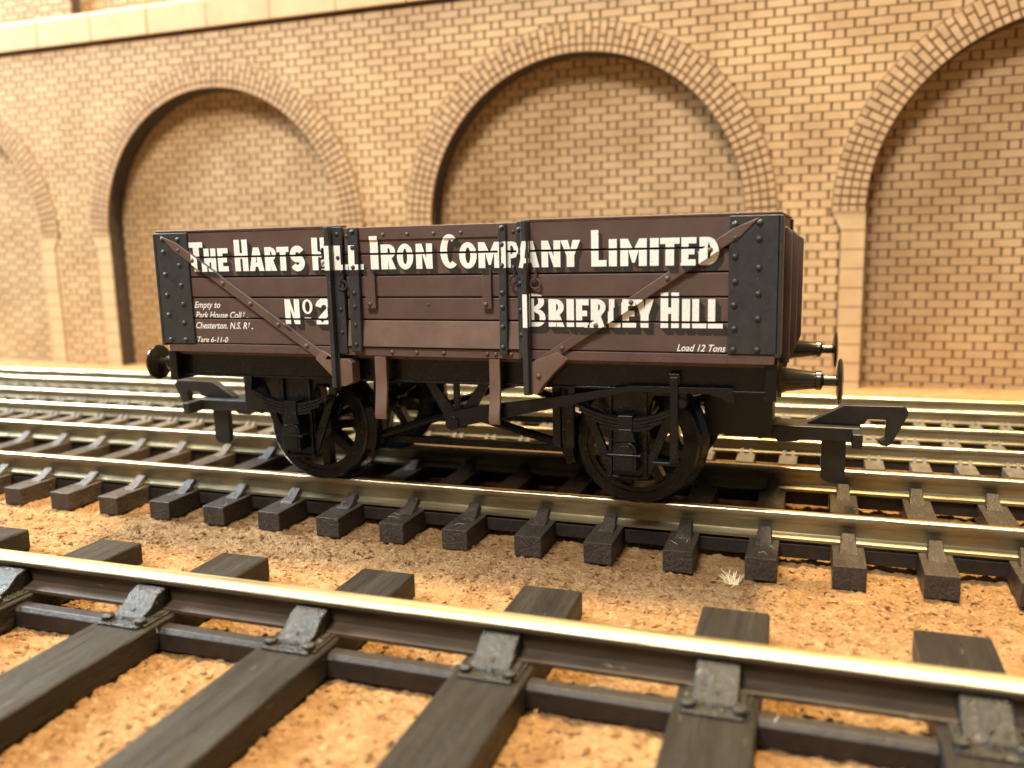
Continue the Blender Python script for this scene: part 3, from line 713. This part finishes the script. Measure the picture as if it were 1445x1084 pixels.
# wheels
for xc in (-17.9, 19.6):
    m = MB(); m.lathe([(-13.6, 0.5), (-13.0, 1.0), (13.0, 1.0), (13.6, 0.5)], (xc, 0, 6.4), 'y', 16); m.build('axle', M_['black'], wagon)
    for s in (-1, 1):
        m = MB(); a0 = random.uniform(0, .7)
        m.lathe([(s*7.4, 5.35), (s*9.8, 5.35), (s*9.8, 4.75), (s*7.4, 4.75)], (xc, 0, 6.4), 'y', 40, closed=True)
        m.lathe([(s*7.2, 1.7), (s*10.0, 1.7), (s*10.3, 1.3)], (xc, 0, 6.4), 'y', 20)
        for k in range(8):
            a = a0+k*math.pi/4; ca, sa = math.cos(a), math.sin(a); w0, w1 = 0.62, 0.45; vs = []
            for r, w in ((1.2, w0), (5.0, w1)):
                for sg, yv in ((-1, 8.0), (1, 8.0), (1, 9.4), (-1, 9.4)): vs.append((xc+r*ca-sg*w*sa, s*yv, 6.4+r*sa+sg*w*ca))
            m.add(vs, [(0, 1, 2, 3), (4, 7, 6, 5), (0, 4, 5, 1), (1, 5, 6, 2), (2, 6, 7, 3), (3, 7, 4, 0)])
        wh = m.build('wheel', M_['black'], wagon, smooth=35)
        m = MB(); m.lathe([(s*9.95, 5.3), (s*10.0, 6.15), (s*9.85, 6.38), (s*7.95, 6.42), (s*7.6, 6.95), (s*7.3, 7.05), (s*7.1, 6.9), (s*7.1, 5.3)], (xc, 0, 6.4), 'y', 64, closed=True)
        m.mi = [1 if (f % 8) in (0, 7) else 0 for f in range(len(m.f))]; m.build('tyre', [M_['tyre'], M_['black']], wh, smooth=30)

# ------------------------------------------------------------------ lettering painted on the wagon side
ST = 0.78
def arcpts(cx, cz, rx, rz, a0, a1, n=10):
    return [(cx+rx*math.cos(math.radians(a0+(a1-a0)*k/n)), cz+rz*math.sin(math.radians(a0+(a1-a0)*k/n))) for k in range(n+1)]
def stroke(pts, w):
    n = len(pts); lf = []; rt = []
    for i in range(n):
        a = Vector(pts[max(i-1, 0)]); b = Vector(pts[min(i+1, n-1)]); t = (b-a).normalized(); q = Vector((-t.y, t.x))*(w[i] if isinstance(w, list) else w)/2
        lf.append((pts[i][0]+q.x, pts[i][1]+q.y)); rt.append((pts[i][0]-q.x, pts[i][1]-q.y))
    return lf+rt[::-1]
def glyph(ch, a, b, z0, z1, s=ST):
    w = b-a; h = z1-z0; t = min(0.58, h*0.22); c = (a+b)/2; s = min(s, w*0.48)
    R = lambda x0, x1, y0, y1: [(x0, y0), (x1, y0), (x1, y1), (x0, y1)]
    if ch == 'I': return [[R(a, b, z0, z1)]]
    if ch == 'L': return [[[(a, z0), (b, z0), (b, z0+t), (a+s, z0+t), (a+s, z1), (a, z1)]]]
    if ch == 'T': return [[[(c-s/2, z0), (c+s/2, z0), (c+s/2, z1-t), (b, z1-t), (b, z1), (a, z1), (a, z1-t), (c-s/2, z1-t)]]]
    if ch == 'E':
        m0 = z0+h/2-t/2; m1 = m0+t*.9
        return [[[(a, z0), (b, z0), (b, z0+t), (a+s, z0+t), (a+s, m0), (b-.12*w, m0), (b-.12*w, m1), (a+s, m1), (a+s, z1-t), (b, z1-t), (b, z1), (a, z1)]]]
    if ch == 'H':
        m0 = z0+h*.40; m1 = m0+t
        return [[[(a, z0), (a+s*.9, z0), (a+s*.9, m0), (b-s*.9, m0), (b-s*.9, z0), (b, z0), (b, z1), (b-s*.9, z1), (b-s*.9, m1), (a+s*.9, m1), (a+s*.9, z1), (a, z1)]]]
    if ch == 'N':
        q = s*.85; return [[[(a, z0), (a+q, z0), (a+q, z0+h*.62), (b-q, z0), (b, z0), (b, z1), (b-q, z1), (b-q, z0+h*.40), (a+q*1.0, z1), (a, z1)]]]
    if ch == 'M':
        q = min(s, w*.3); return [[[(a, z0), (a+q, z0), (a+q, z0+h*.60), (c-.12, z0+h*.12), (c+.12, z0+h*.12), (b-q, z0+h*.60), (b-q, z0), (b, z0), (b, z1), (b-q*.95, z1), (c, z0+h*.58), (a+q*.95, z1), (a, z1)]]]
    if ch == 'Y':
        q = s*.95; mz = z0+h*.42; return [[[(c-q/2, z0), (c+q/2, z0), (c+q/2, mz), (b, z1), (b-q, z1), (c, mz+h*.22), (a+q, z1), (a, z1), (c-q/2, mz)]]]
    if ch == 'A':
        q = s*.85; k0 = z0+h*.18; k1 = z0+h*.36
        fx = lambda z, o: (c-a-q*.45)*(z-z0)/h
        outer = [(a, z0), (a+q, z0), (a+q+.05*w, k0), (b-q-.05*w, k0), (b-q, z0), (b, z0), (c+q*.55, z1), (c-q*.55, z1)]
        hole = [(a+q+.10*w, k1), (b-q-.10*w, k1), (c, z0+h*.78)]
        return [[outer, hole]]
    if ch in 'RP':
        mz = z0+h*(.42 if ch == 'R' else .36); rz = (z1-mz)/2; rx = min(rz*1.05, w-s*.9)
        bow = arcpts(b-rx-(0.04 if ch == 'R' else 0), mz+rz, rx, rz, -90, 90, 12)
        ii = arcpts(b-rx-.04, mz+rz, max(rx-s*.75, .18), rz-t*.72, -90, 90, 8); hole = [(a+s, mz+t*.72)]+ii+[(a+s, z1-t*.72)]
        if ch == 'P': outer = [(a, z0), (a+s, z0), (a+s, mz)]+bow+[(a, z1)]
        else: outer = [(a, z0), (a+s, z0), (a+s, mz-.05*h), (b-s*1.0, z0), (b, z0), (b-s*.62, mz+.04)]+bow[3:]+[(a, z1)]
        return [[outer, hole]]
    if ch == 'D':
        rx = w*.62; bow = arcpts(b-rx, z0+h/2, rx, h/2, -90, 90, 16); ii = arcpts(b-rx, z0+h/2, rx-s*.85, h/2-t*.85, -90, 90, 12)
        return [[[(a, z0)]+bow+[(a, z1)], [(a+s, z0+t*.85)]+ii+[(a+s, z1-t*.85)]]]
    if ch == 'B':
        mz = z0+h*.53; r1 = (z1-mz)/2; r0 = (mz-z0)/2
        outer = [(a, z0)]+arcpts(b-r0*1.0, z0+r0, r0*1.0, r0, -90, 80, 10)+arcpts(b-r1-.12, mz+r1, r1, r1, -80, 90, 10)+[(a, z1)]
        h0 = [(a+s, z0+t*.75)]+arcpts(b-r0, z0+r0, max(r0-s*.75, .15), r0-t*.72, -90, 90, 8)+[(a+s, mz-t*.38)]
        h1 = [(a+s, mz+t*.38)]+arcpts(b-r1-.12, mz+r1, max(r1-s*.75, .12), r1-t*.72, -90, 90, 8)+[(a+s, z1-t*.75)]
        return [[outer, h0, h1]]
    if ch == 'O':
        return [[arcpts(c, z0+h/2, w/2, h/2+.04, 0, 345, 23), arcpts(c, z0+h/2, w/2-s*.86, h/2-t*.86, 0, 340, 17)]]
    if ch == 'o':
        return [[arcpts(c, z0+h/2, w/2, h/2, 0, 345, 23), arcpts(c, z0+h/2, w/2-s*.55, h/2-t*.6, 0, 340, 17)]]
    if ch == 'C':
        return [[arcpts(c+.05*w, z0+h/2, w*.55, h/2, 50, 310, 20)+arcpts(c+.05*w, z0+h/2, w*.55-s*.95, h/2-t*.95, 305, 55, 16)]]
    if ch == 'S':
        r = h/4-t*.14; up = arcpts(c, z1-r-t*.44, w/2-s*.42, r, 25, 270, 14); lo = arcpts(c, z0+r+t*.44, w/2-s*.42, r, 90, -155, 14)
        return [[stroke(up+lo[1:], [s*.86]*29)]]
    if ch == '2':
        rx = w/2-s*.42; p = arcpts(c, z1-rx*.95-t*.4, rx, rx*.95, 175, -35, 12)+[(a+s*.62, z0+t*.75)]
        return [[stroke(p, [s*.9]*14)], [R(a+.02, b, z0, z0+t)]]
    return []
base = 24.66; TP = 28.02; SM = 27.16
LINE1 = [('T', -29.06, -27.25, TP-.15), ('H', -27.15, -25.6, SM), ('E', -25.35, -24.0, SM), ('H', -23.15, -21.45, TP), ('A', -21.3, -19.45, SM), ('R', -19.3, -17.85, SM), ('T', -17.8, -16.3, SM),
         ('S', -16.15, -14.4, SM), ('H', -13.48, -11.75, TP), ('I', -11.45, -10.72, SM), ('L', -10.6, -9.05, SM), ('L', -8.9, -7.45, SM), ('I', -6.62, -5.72, TP), ('R', -5.42, -3.75, SM),
         ('O', -3.62, -1.8, SM), ('N', -1.5, 0.3, SM), ('C', 1.17, 3.1, TP), ('O', 3.18, 5.05, SM), ('M', 5.22, 7.55, SM), ('P', 7.77, 9.5, SM), ('A', 9.5, 11.44, SM), ('N', 11.67, 13.54, SM),
         ('Y', 13.55, 15.5, SM), ('L', 16.54, 18.0, TP), ('I', 18.22, 18.98, SM), ('M', 19.3, 21.76, SM), ('I', 22.05, 22.85, SM), ('T', 22.97, 24.74, SM), ('E', 24.9, 26.23, SM), ('D', 26.5, 28.25, SM)]
b2 = 18.97; S2 = 21.62
LINE2 = [('N', -17.23, -15.42, S2, b2), ('o', -15.06, -13.81, S2, 20.05), ('I', -14.85, -14.05, 19.68, 19.45), ('2', -13.43, -11.45, S2, b2),
         ('B', 10.05, 11.97, 22.15, b2), ('R', 12.28, 13.85, S2, b2), ('I', 14.08, 14.8, S2, b2), ('E', 15.01, 16.24, S2, b2), ('R', 16.45, 17.92, S2, b2), ('L', 18.2, 19.3, S2, b2),
         ('E', 19.48, 20.77, S2, b2), ('Y', 20.7, 22.42, S2, b2), ('H', 23.04, 24.72, 22.22, b2), ('I', 25.0, 25.72, S2, b2), ('L', 25.92, 27.19, S2, b2), ('L', 27.33, 28.65, S2, b2)]
XC = [-29.1, -11.7, -11.3, -10.75, -9.65, -9.0, -7.8, -7.23, -6.09, 5.64, 6.59, 7.42, 8.23, 9.3, 9.95, 10.5, 10.55, 29.1]
ZCUT = [z+o for z in SEAM[1:5] for o in (-G-.03, G+.03)]+[27.63, 20.69, 24.64]
def drape(tris, lift):
    """cut flat letter triangles at every step of the wagon side and lay the pieces on the surface they cover"""
    bm = bmesh.new()
    for t in tris:
        try: bm.faces.new([bm.verts.new((p[0], 0, p[1])) for p in t])
        except ValueError: pass
    xs = [v.co.x for v in bm.verts]; zs = [v.co.z for v in bm.verts]
    def cut(co, no): bmesh.ops.bisect_plane(bm, geom=bm.verts[:]+bm.edges[:]+bm.faces[:], dist=1e-6, plane_co=co, plane_no=no)
    for x in XC:
        if min(xs) < x < max(xs): cut((x, 0, 0), (1, 0, 0))
    for z in ZCUT:
        if min(zs) < z < max(zs): cut((0, 0, z), (0, 0, 1))
    for k in (-1, 1):
        (xa, za), (xb, zb) = BR[k]; dx, dz = xb-xa, zb-za; l = math.hypot(dx, dz); n = (-dz/l, 0, dx/l)
        for o in (-BRW, BRW): cut((xa+n[0]*o, 0, za+n[2]*o), n)
    m = MB()
    for f in bm.faces:
        c = f.calc_center_median(); d = depth(c.x, c.z)
        if d is None: continue
        pts = [v.co for v in f.verts]
        on = -9.0 <= c.x <= -7.8 or 7.42 <= c.x <= 8.23
        m.add([(p.x, -(W+(depth(c.x, p.z) if on else d)+lift), p.z) for p in pts], [tuple(range(len(pts)))])
    bm.free(); return m
def tris_of(items, dx=0, dz=0):
    out = []
    for it in items:
        ch, a, b, z1 = it[:4]; z0 = it[4] if len(it) > 4 else base
        for loops in glyph(ch, a, b, z0, z1):
            ls = [[Vector((x+dx, z+dz, 0)) for x, z in l] for l in loops]; flat = [p for l in ls for p in l]
            for t in tessellate_polygon(ls): out.append([(flat[i].x, flat[i].y) for i in t])
    return out
for items in (LINE1, LINE2):
    words = [items] if items is LINE1 else [items[:4], items[4:]]
    for wd in words: drape(tris_of(wd), 0.045).build('lettering', M_['white'], wagon, smooth=0, recalc=False)
    sm = MB()
    for k in range(1, 8):
        p = drape(tris_of(items, 0.075*k, -0.095*k), 0.040-0.004*k); sm.add(p.v, p.f)
    sm.build('lettering_shade', M_['shade'], wagon, smooth=0, recalc=False)
def small_text(txt, x0, x1, z0, cap):
    cu = bpy.data.curves.new('t', 'FONT'); cu.body = txt; cu.size = 1.0; cu.shear = 0.34; cu.resolution_u = 3; cu.offset = 0.012
    o = bpy.data.objects.new('t', cu); col.objects.link(o); bpy.context.view_layer.update()
    me = o.evaluated_get(bpy.context.evaluated_depsgraph_get()).to_mesh(); me.calc_loop_triangles()
    vs = [v.co.copy() for v in me.vertices]; tr = [tuple(t.vertices) for t in me.loop_triangles]
    mx = max(v.x for v in vs); mn = min(v.x for v in vs); f = (x1-x0)/(mx-mn); g = cap/0.73
    out = [[(x0+(vs[i].x-mn)*f, z0+vs[i].y*g) for i in t] for t in tr]
    o.evaluated_get(bpy.context.evaluated_depsgraph_get()).to_mesh_clear(); bpy.data.objects.remove(o); bpy.data.curves.remove(cu)
    return out
T = small_text('Empty to', -28.95, -25.5, 20.68, 0.72)+small_text('Park House Coll', -28.9, -22.75, 19.54, 0.74)+small_text('y', -22.65, -22.3, 19.88, 0.55)+small_text('.', -22.2, -22.0, 19.54, 0.74)
T += small_text('Chesterton. N.S. R', -28.95, -22.2, 18.38, 0.74)+small_text('y', -22.1, -21.75, 18.72, 0.55)+small_text('.', -21.65, -21.45, 18.38, 0.74)+small_text('Tare 6-11-0', -28.9, -24.8, 16.85, 0.62)+small_text('Load 12 Tons', 24.55, 28.95, 16.85, 0.66)
drape(T, 0.05).build('small_lettering', M_['white'], wagon, smooth=0, recalc=False)

# ------------------------------------------------------------------ bits and crumbs
m = MB()
for k in range(80):
    a = random.gauss(2.4, 0.9); el = random.uniform(0.05, 0.8); l = random.uniform(0.5, 1.5); bx, by = random.uniform(-.2, .9), random.uniform(-.4, .4)
    p0 = Vector((bx, by, -0.1)); dv = Vector((math.cos(a)*math.cos(el), math.sin(a)*math.cos(el), math.sin(el))); bend = Vector((random.uniform(-.5, .5), random.uniform(-.5, .5), random.uniform(-.4, .3)))
    m.tube([p0+dv*l*t+bend*t*t*l for t in (0, .35, .7, 1)], [0.05, 0.045, 0.035, 0.015], 4)
o = m.build('fibre_tuft', M_['fibre'], loc=(29.7, -16.6, -4.95)); tag(o, 'small frayed tuft of pale fibres lying on the cork beside a sleeper end', 'debris')
m = MB()
def crumb(x, y, z, r):
    st = random.uniform(0, 3.1); vs = []
    for (a, b, c) in ((1, 0, 0), (-1, 0, 0), (0, 1, 0), (0, -1, 0), (0, 0, 1), (0, 0, -1)):
        k = r*random.uniform(.6, 1.4); q = (a*k*2.2, b*k*.8, c*k*.7); vs.append((x+q[0]*math.cos(st)-q[1]*math.sin(st), y+q[0]*math.sin(st)+q[1]*math.cos(st), z+q[2]))
    m.add(vs, [(0, 2, 4), (2, 1, 4), (1, 3, 4), (3, 0, 4), (2, 0, 5), (1, 2, 5), (3, 1, 5), (0, 3, 5)])
for k in range(9000):
    x = random.uniform(-80, 62); y = random.uniform(-62, -11); crumb(x, y, ground_z(x, y)+.03, random.choice((.08, .10, .13, .17, .24)))
tag(m.build('cork_crumbs', M_['cork'], smooth=0, recalc=False), 'loose cork crumbs scattered over the ground between the tracks', 'crumbs', kind='stuff')
m = MB()
def hair(x, y, z, l):
    a = random.uniform(0, 6.28); b = random.uniform(-.6, .6)
    m.tube([(x, y, z), (x+l*.5*math.cos(a), y+l*.5*math.sin(a), z+.15+abs(b)*l*.2), (x+l*math.cos(a+b), y+l*math.sin(a+b), z+.05)], 0.013, 4)
for k in range(34):
    x = random.uniform(-40, 60); j = math.floor((x-X0)/PIT); xx = X0+j*PIT+random.uniform(.3, 2.5); y = random.choice((random.uniform(-15, -10), random.uniform(-7.5, 7))); hair(xx, y, -2.7, random.uniform(.3, 1.3))
for k in range(10): hair(random.uniform(-20, 45), random.uniform(-43, -41.8), -3.15, random.uniform(.4, 2.2))
tag(m.build('lint', M_['lint']), 'tiny pale hairs of lint caught on the sleepers', 'lint', kind='stuff')
